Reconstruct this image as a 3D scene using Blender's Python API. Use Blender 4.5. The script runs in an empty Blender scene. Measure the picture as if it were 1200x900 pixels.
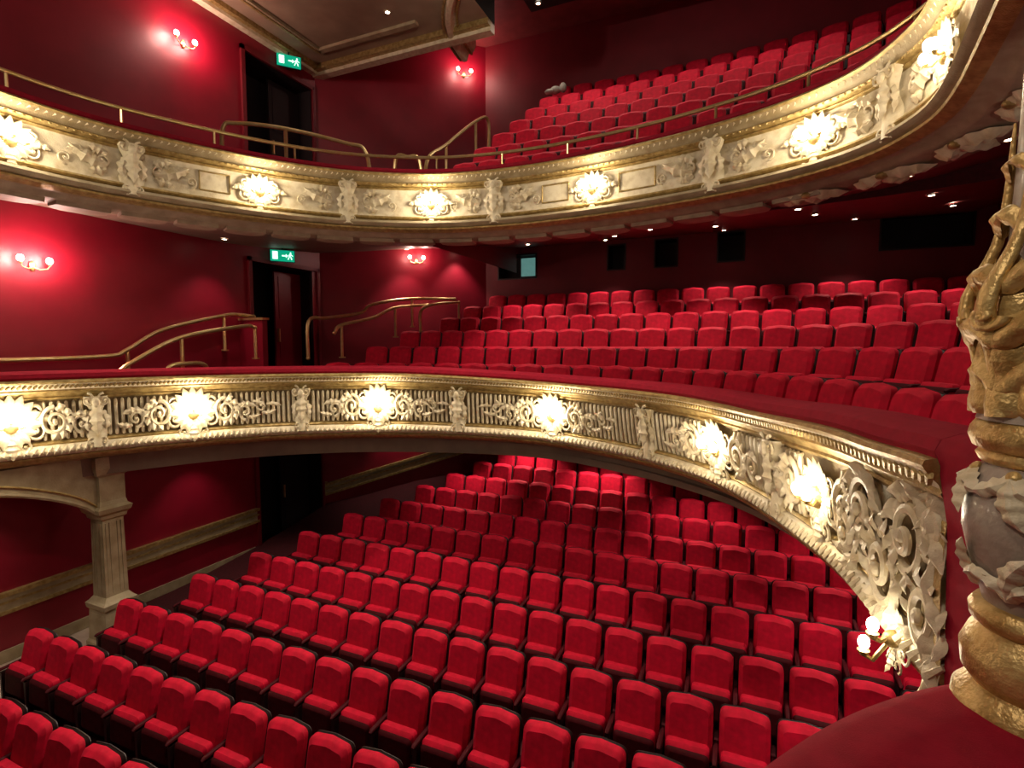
import bpy, math, random
from math import sin, cos, pi, radians, sqrt, atan2
from mathutils import Vector, Matrix
random.seed(4)
S = bpy.context.scene
S.view_settings.view_transform = 'Standard'

# ------------------------------------------------------------------ materials
def mat(name, col, rough=0.6, metal=0.0, col2=None, nscale=6.0, bump=0.0, bscale=40.0, sheen=0.0,
        emit=None, estr=0.0, spec=0.5, detail=4.0, contrast=(0.35,0.65), coat=0.0):
    m = bpy.data.materials.new(name); m.use_nodes = True
    nt = m.node_tree; b = nt.nodes['Principled BSDF']
    b.inputs['Roughness'].default_value = rough
    b.inputs['Metallic'].default_value = metal
    b.inputs['Specular IOR Level'].default_value = spec
    b.inputs['Sheen Weight'].default_value = sheen
    b.inputs['Sheen Roughness'].default_value = 0.5
    b.inputs['Sheen Tint'].default_value = (1, .05, .12, 1)
    b.inputs['Coat Weight'].default_value = coat
    b.inputs['Base Color'].default_value = (*col, 1)
    tc = nt.nodes.new('ShaderNodeTexCoord')
    if col2:
        n = nt.nodes.new('ShaderNodeTexNoise'); n.inputs['Scale'].default_value = nscale
        n.inputs['Detail'].default_value = detail
        nt.links.new(tc.outputs['Object'], n.inputs['Vector'])
        r = nt.nodes.new('ShaderNodeValToRGB')
        r.color_ramp.elements[0].position = contrast[0]; r.color_ramp.elements[0].color = (*col, 1)
        r.color_ramp.elements[1].position = contrast[1]; r.color_ramp.elements[1].color = (*col2, 1)
        nt.links.new(n.outputs['Fac'], r.inputs['Fac'])
        nt.links.new(r.outputs['Color'], b.inputs['Base Color'])
    if bump > 0:
        n2 = nt.nodes.new('ShaderNodeTexNoise'); n2.inputs['Scale'].default_value = bscale
        n2.inputs['Detail'].default_value = 3
        nt.links.new(tc.outputs['Object'], n2.inputs['Vector'])
        bp = nt.nodes.new('ShaderNodeBump'); bp.inputs['Strength'].default_value = bump
        bp.inputs['Distance'].default_value = 0.02
        nt.links.new(n2.outputs['Fac'], bp.inputs['Height'])
        nt.links.new(bp.outputs['Normal'], b.inputs['Normal'])
    if emit:
        b.inputs['Emission Color'].default_value = (*emit, 1)
        b.inputs['Emission Strength'].default_value = estr
    return m

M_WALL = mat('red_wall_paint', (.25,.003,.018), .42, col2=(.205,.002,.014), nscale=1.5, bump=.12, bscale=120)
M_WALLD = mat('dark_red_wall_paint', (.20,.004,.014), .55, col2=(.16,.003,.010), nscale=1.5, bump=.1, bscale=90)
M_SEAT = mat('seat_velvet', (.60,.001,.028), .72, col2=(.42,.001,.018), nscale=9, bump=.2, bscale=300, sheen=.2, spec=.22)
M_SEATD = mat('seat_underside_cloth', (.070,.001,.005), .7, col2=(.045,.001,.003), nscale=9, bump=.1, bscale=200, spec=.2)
M_ARM = mat('seat_dark_frame', (.022,.004,.004), .5, col2=(.013,.002,.002), nscale=12)
M_VELV = mat('ledge_velvet', (.30,.003,.018), .85, col2=(.23,.002,.013), nscale=14, bump=.25, bscale=350, sheen=.3, spec=.2)
M_CREAM = mat('cream_plaster', (.76,.66,.46), .5, col2=(.56,.44,.25), nscale=9, bump=.25, bscale=60, contrast=(.42,.74))
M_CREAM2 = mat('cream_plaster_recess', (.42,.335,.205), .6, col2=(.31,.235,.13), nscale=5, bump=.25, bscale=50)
M_RECESS = mat('gilt_ground_painted_shade', (.36,.275,.15), .55, metal=.15, col2=(.26,.185,.085), nscale=8, bump=.25, bscale=50)  # darker tone puts the shading of the recesses into the colour
M_GOLD = mat('old_gilding', (.50,.36,.14), .40, metal=.45, col2=(.30,.195,.06), nscale=14, bump=.3, bscale=70)
M_GOLDC = mat('bright_gilding', (.74,.52,.20), .36, metal=.4, col2=(.46,.28,.085), nscale=16, bump=.3, bscale=60)
M_BRASS = mat('polished_brass', (.85,.64,.32), .3, metal=.85, col2=(.75,.54,.22), nscale=8)
M_MAUVE = mat('taupe_painted_column', (.42,.345,.27), .38, col2=(.30,.235,.18), nscale=9, bump=.15, bscale=40, coat=.15)
M_CARPET = mat('red_carpet', (.08,.002,.007), .9, col2=(.055,.001,.004), nscale=20, bump=.4, bscale=200)
M_AISLE = mat('aisle_floor_painted_light', (.60,.46,.36), .5, col2=(.50,.36,.27), nscale=4)  # pale floor colour carries the cream light along the aisle
M_SOFF = mat('soffit_paint', (.24,.165,.12), .6, col2=(.20,.13,.095), nscale=3, bump=.1)
M_SOFFR = mat('soffit_red_paint', (.20,.030,.032), .5, col2=(.15,.020,.022), nscale=3, bump=.1)
M_SOFFD = mat('soffit_moulding_paint', (.38,.29,.20), .55, col2=(.29,.21,.14), nscale=6, bump=.15)
M_CEIL = mat('ceiling_paint', (.36,.26,.17), .7, col2=(.29,.20,.13), nscale=2, bump=.1)
M_BLACK = mat('black_paint', (.010,.008,.008), .6, col2=(.006,.005,.005), nscale=5)
M_DARK = mat('doorway_painted_shade', (.012,.003,.004), .7, col2=(.008,.002,.003), nscale=5)  # near-black: shade inside the openings is put into the colour
M_BULB = mat('warm_bulb_glass', (1,.9,.75), .3, emit=(1,.90,.70), estr=45)
M_BULBP = mat('sconce_bulb_glass', (1,.7,.7), .3, emit=(1,.62,.52), estr=16)
M_DOWN = mat('downlight_lens', (1,.95,.85), .3, emit=(1,.88,.68), estr=30)
M_GREEN = mat('exit_sign_green', (.0,.30,.16), .4, emit=(.0,.42,.24), estr=.8)
M_WHITE = mat('exit_sign_white', (.8,.9,.85), .4, emit=(.65,1,.85), estr=1.4)
M_SCREEN = mat('booth_window_glow', (.1,.25,.22), .2, emit=(.16,.38,.34), estr=.5, col2=(.05,.12,.12), nscale=3)
M_GREYCL = mat('grey_cloth', (.35,.32,.28), .9, col2=(.22,.20,.17), nscale=8, bump=.3)

# ------------------------------------------------------------------ mesh builder
class MB:
    def __init__(s): s.v=[]; s.f=[]; s.m=[]; s.mats=[]
    def mi(s, m):
        if m not in s.mats: s.mats.append(m)
        return s.mats.index(m)
    def grid(s, rows, m, closeu=False, closev=False):
        k=s.mi(m); b=len(s.v); R=len(rows); C=len(rows[0])
        for r in rows: s.v.extend([tuple(p) for p in r])
        for i in range(R if closeu else R-1):
            for j in range(C if closev else C-1):
                i2=(i+1)%R; j2=(j+1)%C
                s.f.append((b+i*C+j, b+i*C+j2, b+i2*C+j2, b+i2*C+j)); s.m.append(k)
    def poly(s, pts, m):
        b=len(s.v); s.v.extend([tuple(p) for p in pts]); s.f.append(tuple(range(b,b+len(pts)))); s.m.append(s.mi(m))
    def box(s, a, b, m, M=None):
        P=[Vector((x,y,z)) for z in (a[2],b[2]) for y in (a[1],b[1]) for x in (a[0],b[0])]
        if M is not None: P=[M@p for p in P]
        o=len(s.v); s.v.extend([tuple(p) for p in P]); k=s.mi(m)
        for q in ((0,2,3,1),(4,5,7,6),(0,1,5,4),(2,6,7,3),(0,4,6,2),(1,3,7,5)):
            s.f.append(tuple(o+i for i in q)); s.m.append(k)
    def obj(s, name, smooth=True, parent=None, coll=None, auto=40):
        me=bpy.data.meshes.new(name); me.from_pydata(s.v,[],s.f)
        for m in s.mats: me.materials.append(m)
        me.polygons.foreach_set('material_index', s.m)
        if smooth:
            me.polygons.foreach_set('use_smooth',[True]*len(s.f))
            me.update()
            try: me.set_sharp_from_angle(angle=radians(auto))
            except Exception: pass
        me.update()
        o=bpy.data.objects.new(name, me); S.collection.objects.link(o)
        if parent: o.parent=parent
        return o
def empty(name, loc=(0,0,0)):
    e=bpy.data.objects.new(name,None); e.location=loc; S.collection.objects.link(e); return e
IDM=lambda s,n,z:(s,n,z)

def tube(mb, pts, rad, m, mp=IDM, seg=6, caps=True):
    pts=[Vector(p) for p in pts]; rows=[]; N=len(pts)
    if not hasattr(rad,'__len__'): rad=[rad]*N
    prev=None
    for i,p in enumerate(pts):
        t=(pts[min(i+1,N-1)]-pts[max(i-1,0)])
        if t.length<1e-9: t=Vector((1,0,0))
        t.normalize()
        if prev is None:
            ref=Vector((0,1,0)) if abs(t.y)<.9 else Vector((1,0,0))
            a=t.cross(ref).normalized()
        else:
            a=(prev-t*prev.dot(t)).normalized()
        prev=a; b=t.cross(a)
        rows.append([mp(*(p+(a*cos(2*pi*k/seg)+b*sin(2*pi*k/seg))*rad[i])) for k in range(seg)])
    mb.grid(rows,m,closev=True)
    if caps:
        mb.poly(rows[0],m); mb.poly(list(reversed(rows[-1])),m)
def blob(mb, c, r, m, mp=IDM, nu=8, nv=6):
    if not hasattr(r,'__len__'): r=(r,r,r)
    rows=[]
    for i in range(nv+1):
        ph=pi*i/nv
        rows.append([mp(c[0]+r[0]*sin(ph)*cos(2*pi*j/nu), c[1]+r[1]*sin(ph)*sin(2*pi*j/nu), c[2]+r[2]*cos(ph)) for j in range(nu)])
    mb.grid(rows,m,closev=True)
def leaf(mb, c, ang, L, W, m, mp=IDM, lobes=3, curl=.04, thick=.3, bend=0.0, nt=13, amp=.28):
    s,n,z=c; rows=[]; x=s; y=z; a=ang; st=L/nt
    for i in range(nt+1):
        t=i/nt
        w=W*max(.03,sin(pi*(.12+.88*t))**.75)*(1+amp*sin(t*lobes*2*pi+.6))*.5
        dx,dz=cos(a),sin(a); px,pz=-dz,dx
        row=[]
        for j in (-1,-.55,0,.55,1):
            h=thick*w*(1-j*j)*1.2+(.12*w if abs(j)<.1 else 0)
            row.append(mp(x+px*w*j, n+h+curl*t*t, y+pz*w*j))
        rows.append(row)
        x+=dx*st; y+=dz*st; a+=bend/nt
    mb.grid(rows,m)
def volute(mb, c, r, m, mp=IDM, turns=1.5, hand=1, start=0, tr=.02, N=26, seg=5, lift=.02):
    s,n,z=c; pts=[]; rad=[]
    for i in range(N+1):
        t=i/N; th=start+hand*turns*2*pi*t; rr=r*(1-t)**.85+.06*r
        pts.append((s+rr*cos(th), n+lift*t, z+rr*sin(th))); rad.append(tr*(1-.45*t))
    tube(mb,pts,rad,m,mp,seg)
    blob(mb,(s,n+lift,z),(r*.2,r*.2,r*.2),m,mp,7,5)

# ------------------------------------------------------------------ paths
class Path:
    def __init__(s, P, n=24):
        P=[Vector(p).to_2d() if len(p)>2 else Vector(p) for p in P]
        Q=[P[0]*2-P[1]]+P+[P[-1]*2-P[-2]]
        o=[]
        for i in range(1,len(Q)-2):
            for k in range(n):
                t=k/n; a,b,c,d=Q[i-1],Q[i],Q[i+1],Q[i+2]
                o.append(.5*((2*b)+(c-a)*t+(2*a-5*b+4*c-d)*t*t+(3*b-a-3*c+d)*t**3))
        o.append(P[-1]); 
        for _ in range(30):
            o=[o[0]]+[(o[i-1]+o[i]*2+o[i+1])/4 for i in range(1,len(o)-1)]+[o[-1]]
        s.p=o; s.l=[0]
        for i in range(1,len(o)): s.l.append(s.l[-1]+(o[i]-o[i-1]).length)
        s.L=s.l[-1]
        s.t=[]
        for i in range(len(o)):
            s.t.append((o[min(i+3,len(o)-1)]-o[max(i-3,0)]).normalized())
    def at(s, d):
        import bisect
        if d<=0: 
            return s.p[0]+s.t[0]*d, s.t[0]
        if d>=s.L: return s.p[-1]+s.t[-1]*(d-s.L), s.t[-1]
        i=bisect.bisect_right(s.l,d)-1; f=(d-s.l[i])/max(1e-9,s.l[i+1]-s.l[i])
        return s.p[i].lerp(s.p[i+1],f), (s.t[i].lerp(s.t[i+1],f)).normalized()
    def near(s,x,y):
        q=Vector((x,y)); i=min(range(len(s.p)),key=lambda k:(s.p[k]-q).length); return s.l[i]
def N2(t): return Vector((t.y,-t.x))

CIR=Path([(-9.85,1.2),(-9.82,2.6),(-9.65,3.98),(-9.0,5.45),(-7.95,6.95),(-6.3,8.05),(-4.82,8.45),(-3.2,8.6),(-1.9,8.1),(-.65,7.1),(.16,5.85),(.58,4.6),(.80,3.7),(.95,2.92)])
GAL=Path([(-8.7,1.0),(-8.78,2.4),(-8.85,3.7),(-8.76,4.8),(-8.38,5.82),(-7.78,6.95),(-6.85,8.05),(-5.45,8.88),(-3.91,9.15),(-2.29,9.05),(-.9,8.75),(.3,8.3),(1.2,7.65),(1.6,6.85),(1.68,6.1),(1.52,4.8),(1.3,3.4),(1.15,2.0)])
def interp(x, tab):
    if x<=tab[0][0]: return tab[0][1]
    for (a,va),(b,vb) in zip(tab,tab[1:]):
        if x<=b:
            f=(x-a)/(b-a); f=f*f*(3-2*f); return va+(vb-va)*f
    return tab[-1][1]
CLEAN=[(0,.05),(CIR.near(-6.3,8),.05),(CIR.near(-3.2,8.5),.12),(CIR.near(-.72,7.0),.2),(CIR.near(.4,4.7),.12),(CIR.L,.0)]
CDROP=[(0,-.0),(CIR.near(-6.3,8),0),(CIR.near(-2.0,8.0),-.13),(CIR.near(0,5.9),-.13),(CIR.near(.66,3.6),-.03),(CIR.L,.0)]
CHT=[(0,1.30),(CIR.near(-6.3,8),1.26),(CIR.near(-3,8.5),1.18),(CIR.near(0,5.9),1.17),(CIR.L,1.22)]
def mapC(s,n,z):
    p,t=CIR.at(s); nn=N2(t)
    lean=-interp(s,CLEAN)*max(0,min(1.2,(-.6-z)/.9))
    q=p+nn*(n+lean)
    if z<-.5: z=-.5+(z+.5)*interp(s,CHT)
    return (q.x,q.y,z+interp(s,CDROP))
def mapG(s,n,z):
    p,t=GAL.at(s); q=p+N2(t)*(n-.06*max(0,3.0-z)); return (q.x,q.y,z)
def loft(mb, mp, s0, s1, prof, m, ds=.12):
    k=max(2,int((s1-s0)/ds))
    mb.grid([[mp(s0+(s1-s0)*i/k,n,z) for (n,z) in prof] for i in range(k+1)], m)

# ------------------------------------------------------------------ room shell
WX=-11.0; BY=15.0; RX=5.0
POLY=[Vector((WX,-2.5)),Vector((WX,11.7)),Vector((-7.4,BY)),Vector((RX,BY)),Vector((RX,-2.5))]
def hit(p,d):
    best=None
    for a,b in zip(POLY,POLY[1:]+POLY[:1]):
        e=b-a; den=d.x*e.y-d.y*e.x
        if abs(den)<1e-9: continue
        w=a-p; t=(w.x*e.y-w.y*e.x)/den; u=(w.x*d.y-w.y*d.x)/den
        if t>1e-4 and -1e-6<=u<=1+1e-6 and (best is None or t<best): best=t
    return p+d*((best if best else 1)-.01)

def wall(name, p0, p1, z0, z1, m, ops=(), depth=.9, inward=None):
    """vertical wall p0->p1 with rectangular recesses (t0,t1,za,zb)"""
    mb=MB(); p0=Vector(p0); p1=Vector(p1); d=(p1-p0); L=d.length; d.normalize()
    out=Vector((-d.y,d.x))
    ts=sorted(set([0,L]+[o[0] for o in ops]+[o[1] for o in ops])); zs=sorted(set([z0,z1]+[o[2] for o in ops]+[o[3] for o in ops]))
    def P(t,z,k=0): q=p0+d*t+out*k; return (q.x,q.y,z)
    for a,b in zip(ts,ts[1:]):
        for c,e in zip(zs,zs[1:]):
            if any(o[0]<=a+1e-6 and b<=o[1]+1e-6 and o[2]<=c+1e-6 and e<=o[3]+1e-6 for o in ops): continue
            mb.poly([P(a,c),P(b,c),P(b,e),P(a,e)],m)
    for o in ops:
        a,b,c,e=o[:4]; dp=o[4] if len(o)>4 else depth; mm=o[5] if len(o)>5 else M_DARK
        mb.poly([P(a,c),P(a,e),P(a,e,dp),P(a,c,dp)],mm); mb.poly([P(b,c),P(b,e),P(b,e,dp),P(b,c,dp)],mm)
        mb.poly([P(a,e),P(b,e),P(b,e,dp),P(a,e,dp)],mm); mb.poly([P(a,c),P(b,c),P(b,c,dp),P(a,c,dp)],mm)
        mb.poly([P(a,c,dp),P(b,c,dp),P(b,e,dp),P(a,e,dp)],mm)
    mb.poly([P(0,z0,1.2),P(L,z0,1.2),P(L,z1,1.2),P(0,z1,1.2)],m)
    return mb.obj(name,smooth=False)

D0,D1=9.4+2.5,11.55+2.5
wall('wall_left',(WX,-2.5),(WX,11.7),-5.4,7.6,M_WALL,
     ops=[(D0,D1,-5.15,-2.45),(D0,D1-.15,-.9,2.05),(D0,D1,4.0,6.95)])
wall('wall_corner',(WX,11.7),(-7.4,BY),-5.4,9.0,M_WALL)
def bx(x): return x+7.4
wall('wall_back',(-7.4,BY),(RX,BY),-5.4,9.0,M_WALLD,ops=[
    (bx(-6.95),bx(-5.75),2.05,2.72,.5,M_BLACK),(bx(-3.55),bx(-3.1),2.15,2.8,.5,M_BLACK),(bx(-2.25),bx(-1.7),2.15,2.85,.5,M_BLACK),
    (bx(-.65),bx(-.05),2.2,2.9,.5,M_BLACK),(bx(2.9),bx(4.6),2.25,3.0,.5,M_BLACK)])
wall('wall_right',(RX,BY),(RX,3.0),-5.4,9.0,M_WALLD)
mb=MB()
for (a,b,c,e) in [(-6.95,-5.75,2.05,2.72),(-3.55,-3.1,2.15,2.8),(-2.25,-1.7,2.15,2.85),(-.65,-.05,2.2,2.9),(2.9,4.6,2.25,3.0)]:
    for q in ((a-.04,a,c-.04,e+.04),(b,b+.04,c-.04,e+.04),(a,b,c-.04,c),(a,b,e,e+.04)):
        mb.box((q[0],BY-.03,q[2]),(q[1],BY+.05,q[3]),M_ARM)
mb.obj('window_frames',smooth=False)
mb=MB(); mb.box((-6.3,BY+.2,2.12),(-5.82,BY+.24,2.66),M_SCREEN); mb.box((-6.33,BY+.18,2.08),(-6.3,BY+.26,2.7),M_BLACK); mb.obj('projection_booth_monitor',smooth=False)
mb=MB(); mb.box((WX,9.02,-1.3),(WX+.75,9.16,.60),M_WALL); mb.box((WX,8.99,.60),(WX+.79,9.19,.65),M_BRASS); mb.obj('wall_stair_screen',smooth=False)

TOPS=[(-3,-4.25),(6.4,-4.25),(7.5,-4.2),(8.5,-4.1),(9.6,-3.98),(10.6,-3.83),(11.5,-3.66),(12.3,-3.48),(13.0,-3.28),(13.7,-3.08),(15,-3.0)]
def lin(x,tab):
    if x<=tab[0][0]: return tab[0][1]
    for (a,va),(b,vb) in zip(tab,tab[1:]):
        if x<=b: return va+(vb-va)*(x-a)/(b-a)
    return tab[-1][1]
def zf(y): return lin(y,TOPS)-.98
mb=MB(); ys=[-2.5+.5*i for i in range(36)]
mb.grid([[(x,y,zf(y)) for x in (WX,-6,-1,RX)] for y in ys if y<=BY+.01],M_CARPET)
mb.obj('floor',smooth=False)
mb=MB(); mb.box((WX+.02,-1,zf(0)+.004),(WX+1.15,6.3,zf(0)+.02),M_AISLE); mb.obj('aisle_floor_strip',smooth=False)

# ceiling
mb=MB()
mb.poly([(WX-1.2,-2.5,7.55),(-5.6,-2.5,7.55),(-5.6,11.85,7.55),(WX-1.2,11.85,7.55)],M_CEIL)
mb.poly([(-5.6,-2.5,7.55),(-5.6,11.85,7.55),(-5.6,11.85,9),(-5.6,-2.5,9)],M_BLACK)
mb.poly([(WX-1.2,11.85,7.55),(-5.6,11.85,7.55),(-5.6,11.85,9),(WX-1.2,11.85,9)],M_SOFFR)
mb.poly([(WX-1.2,-2.5,9),(RX,-2.5,9),(RX,BY,9),(WX-1.2,BY,9)],M_SOFFR)
mb.box((-5.2,8.0,8.5),(1.5,13.2,8.9),M_BLACK)
mb.obj('ceiling',smooth=False)
mb=MB()
mb.box((WX,-2.5,7.36),(WX+.18,11.85,7.55),M_CREAM); mb.box((WX+.18,-2.5,7.44),(WX+.30,11.85,7.55),M_GOLD)
mb.box((WX+.75,-2.5,7.48),(WX+.92,11.0,7.55),M_CREAM2); mb.box((WX+.80,-2.5,7.46),(WX+.86,11.0,7.55),M_GOLD)
mb.box((WX,11.62,7.33),(-5.6,11.85,7.6),M_CREAM); mb.box((WX,11.48,7.42),(-5.6,11.62,7.55),M_GOLD)
mb.box((WX+.75,10.9,7.48),(-7.2,11.05,7.55),M_CREAM2)
mb.obj('trim_ceiling_cornice',smooth=False)
DC=(-3.2,12.8); DR=3.75
mb=MB(); rows=[]; A0=182
for i in range(31):
    a=radians(A0+i*2.0); row=[]
    for (dr,dz) in [(.0,.1),(.0,-.16),(-.06,-.25),(-.16,-.24),(-.22,-.08),(-.36,-.05),(-.42,.1),(-.42,.5),(.0,.5),(0,.1)]:
        R=DR+dr; row.append((DC[0]+R*cos(a),DC[1]+R*sin(a),7.62+dz))
    rows.append(row)
mb.grid(rows,M_CREAM); mb.poly(rows[0],M_CREAM); mb.poly(rows[-1],M_CREAM)
for rr,zz in ((.02,7.43),(-.3,7.53)):
    tube(mb,[(DC[0]+(DR+rr)*cos(radians(A0+i*2)),DC[1]+(DR+rr)*sin(radians(A0+i*2)),zz) for i in range(31)],.035,M_GOLD,IDM,6)
mb.obj('trim_dome_rim')

mb=MB()
def dado(p0,z0,p1,z1,off=.05):
    p0=Vector(p0);p1=Vector(p1); d=(p1-p0).normalized(); inn=Vector((d.y,-d.x))
    def strip(k,a,b,m):
        A=p0+inn*k;B=p1+inn*k
        mb.grid([[(p0.x,p0.y,z0+b),(A.x,A.y,z0+b),(A.x,A.y,z0+a),(p0.x,p0.y,z0+a)],[(p1.x,p1.y,z1+b),(B.x,B.y,z1+b),(B.x,B.y,z1+a),(p1.x,p1.y,z1+a)]],m)
    strip(.05,-.14,.12,M_CREAM2); strip(.09,.10,.17,M_GOLD); strip(.08,-.19,-.13,M_GOLD); strip(.065,-.02,.02,M_GOLD)
dado((WX,-2.5),-4.2,(WX,9.35),-4.2); dado((WX,11.6),-4.1,(WX,11.7),-4.1); dado((WX,11.7),-4.15,(-7.4,BY),-3.0)
mb.obj('trim_dado_rail',smooth=False)
mb=MB(); mb.box((WX,-2.5,-5.2),(WX+.04,9.35,-5.0),M_CREAM2); mb.obj('baseboard_left',smooth=False)

def door(z0,z1,lit):
    e=empty('door_%d'%(1 if z0<-3 else 2 if z0<2 else 3))
    mb=MB()
    mb.box((WX-.02,9.30,z0),(WX+.06,9.4,z1+.1),M_WALLD); mb.box((WX-.02,11.55,z0),(WX+.06,11.62,z1+.1),M_WALLD); mb.box((WX-.02,9.3,z1),(WX+.06,11.62,z1+.1),M_WALLD)
    mb.obj('architrave',smooth=False,parent=e)
    mb=MB(); m=M_WALL if lit else M_DARK  # unlit leaves are coloured dark, lit one keeps the wall red
    mb.box((WX-.5,10.5,z0),(WX-.44,11.5,z1-.08),m)
    for k in (0,1):
        a=z0+.15+k*(z1-z0)*.5; mb.box((WX-.44,10.62,a),(WX-.425,11.38,a+(z1-z0)*.38),m)
    mb.box((WX-.44,10.56,z0+1.0),(WX-.38,10.60,z0+1.35),M_BRASS)
    mb.obj('door_leaf',smooth=False,parent=e)
door(-5.15,-2.45,False); door(-.9,2.05,True); door(4.0,6.95,False)

def exit_sign(y,z):
    e=empty('exit_sign',(WX+.25,y,z)); e.rotation_euler=(0,0,radians(50)); e.scale=(.78,.78,.85)
    mb=MB(); mb.box((-.36,0,-.16),(.36,.06,.16),M_GREEN); mb.box((-.38,.06,-.18),(.38,.10,.18),M_BLACK)
    mb.box((-.02,.08,.16),(.02,.1,.30),M_BLACK)
    y0=-.008
    def q(pts): mb.poly([(a,y0,b) for a,b in pts],M_WHITE)
    q([(-.30,-.11),(-.14,-.11),(-.14,.12),(-.30,.12)])
    q([(-.02,-.02),(.10,-.02),(.10,-.06),(.17,.0),(.10,.06),(.10,.02),(-.02,.02)])
    blob(mb,(.245,y0,.09),(.025,.005,.025),M_WHITE,IDM,8,6)
    q([(.19,-.01),(.24,-.01),(.26,.06),(.21,.06)])
    q([(.26,.05),(.32,.01),(.31,-.01),(.25,.02)]); q([(.21,.05),(.17,.02),(.18,0),(.22,.03)])
    q([(.19,-.01),(.22,-.01),(.18,-.11),(.15,-.11)]); q([(.21,-.01),(.24,-.01),(.28,-.05),(.29,-.11),(.26,-.11),(.25,-.06)])
    mb.obj('sign_box',smooth=False,parent=e)
exit_sign(10.55,7.2); exit_sign(10.15,2.27)

# ------------------------------------------------------------------ lights
def plight(name, loc, P, col, r=.05, parent=None):
    l=bpy.data.lights.new(name,'POINT'); l.energy=P; l.color=col; l.shadow_soft_size=r
    o=bpy.data.objects.new(name,l); o.location=loc; S.collection.objects.link(o); o.parent=parent; return o
def slight(name, loc, tgt, P, col, size=80, blend=.6, r=.06, parent=None):
    l=bpy.data.lights.new(name,'SPOT'); l.energy=P; l.color=col; l.spot_size=radians(size); l.spot_blend=blend; l.shadow_soft_size=r
    o=bpy.data.objects.new(name,l); o.location=loc; S.collection.objects.link(o)
    o.rotation_euler=(Vector(tgt)-Vector(loc)).to_track_quat('-Z','Y').to_euler(); o.parent=parent; return o
WARM=(1,.85,.62); PINK=(1,.64,.54); HOUSE=(1,.85,.70)

def sconce(x,y,z,nx,ny,P=18):
    e=empty('twin_candle_sconce',(x,y,z)); e.rotation_euler=(0,0,atan2(ny,nx)-pi/2)
    mb=MB(); blob(mb,(0,.02,-.02),(.05,.025,.09),M_BRASS)
    for sx in (-1,1):
        tube(mb,[(0,.03,-.03),(sx*.08,.07,-.07),(sx*.17,.10,-.05),(sx*.2,.11,.0)],.009,M_BRASS)
        tube(mb,[(sx*.2,.11,0),(sx*.2,.11,.03)],[.02,.032],M_BRASS,IDM,10)
    mb.obj('arms',parent=e)
    mb=MB()
    for sx in (-1,1): blob(mb,(sx*.2,.11,.085),(.055,.045,.06),M_BULBP,IDM,10,8)
    mb.obj('bulbs',parent=e)
    for sx in (-1,1): plight('sconce_light',(sx*.2,.36,.1),P,PINK,.08,e)
sconce(WX,7.9,6.35,1,0,46); sconce(WX,5.05,1.35,1,0,46)
cn=Vector((.676,-.737))
sconce(-9.0,13.53,2.52,cn.x,cn.y,16); sconce(-7.9,14.54,8.1,cn.x,cn.y,26)

def downlight(x,y,z,P,size=85,tgt=None,col=HOUSE):
    e=empty('recessed_downlight',(x,y,z))
    mb=MB(); k=12
    mb.grid([[(r*cos(2*pi*j/k),r*sin(2*pi*j/k),h) for j in range(k)] for r,h in ((.075,.01),(.075,-.012),(.05,-.012),(.045,.0))],M_CREAM,closev=True)
    mb.poly([(.046*cos(2*pi*j/k),.046*sin(2*pi*j/k),-.006) for j in range(k)],M_DOWN)
    mb.obj('lens',smooth=False,parent=e)
    t=tgt or (0,0,-1); slight('downlight_beam',(0,0,-.04),t,P,col,size,.7,.05,e)

# ------------------------------------------------------------------ circle balcony front
mb=MB()
vel=[(.13,-.53),(.155,-.47),(.13,-.415),(.05,-.385),(-.10,-.375),(-.22,-.39),(-.27,-.43),(-.29,-.5),(-.29,-1.22)]
loft(mb,mapC,0,CIR.L,vel,M_VELV)
loft(mb,mapC,0,CIR.L,[(.12,-.50),(.19,-.51),(.20,-.53),(.185,-.55)],M_GOLD)
loft(mb,mapC,0,CIR.L,[(.185,-.55),(.17,-.565),(.13,-.60),(.11,-.62)],M_CREAM)
loft(mb,mapC,0,CIR.L,[(.11,-.62),(.12,-.635),(.11,-.65),(.05,-.67),(.03,-.70),(.045,-.715),(.03,-.735),(0,-.745)],M_GOLD)
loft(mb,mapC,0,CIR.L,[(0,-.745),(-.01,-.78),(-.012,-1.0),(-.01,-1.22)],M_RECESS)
loft(mb,mapC,0,CIR.L,[(-.01,-1.22),(.03,-1.23),(.05,-1.25),(.03,-1.27)],M_GOLD)
loft(mb,mapC,0,CIR.L,[(.03,-1.27),(.07,-1.285),(.095,-1.32),(.095,-1.36),(.06,-1.395),(.03,-1.40)],M_CREAM)
loft(mb,mapC,0,CIR.L,[(.03,-1.40),(.05,-1.415),(.04,-1.44),(-.03,-1.48),(-.10,-1.50),(-.45,-1.52)],M_GOLD)
loft(mb,mapC,0,CIR.L,[(-.45,-1.52),(-.48,-1.56),(-.48,-1.78),(-.6,-1.80)],M_SOFF)
mb.poly([mapC(CIR.L,n,z) for n,z in [(-.25,-.5),(.13,-.5),(.19,-.51),(.20,-.53),(.185,-.55),(.13,-.60),(.11,-.64),(.03,-.70),(.02,-.74),(0,-1.22),(.05,-1.25),(.095,-1.33),(.06,-1.395),(.04,-1.44),(-.1,-1.5),(-.25,-1.5)]],M_GOLD)
s=.0
while s<CIR.L:
    tube(mb,[(s,.155,-.60),(s+.035,.17,-.565)],[.014,.018],M_GOLD,mapC,5); s+=.06
s=0
while s<CIR.L-.05:
    tube(mb,[(s,.07,-1.385),(s+.03,.108,-1.34),(s+.07,.075,-1.29)],[.012,.022,.012],M_CREAM,mapC,5); s+=.085
CL=[CIR.near(*p) for p in [(-9.63,4.05),(-8.6,6.1),(-6.25,8.08),(-2.98,8.5),(-.26,6.6),(.60,4.6)]]
CBR=[CIR.near(*p) for p in [(-9.25,4.95),(-7.45,7.4),(-4.75,8.45),(-1.3,7.6),(.3,5.5)]]
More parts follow.
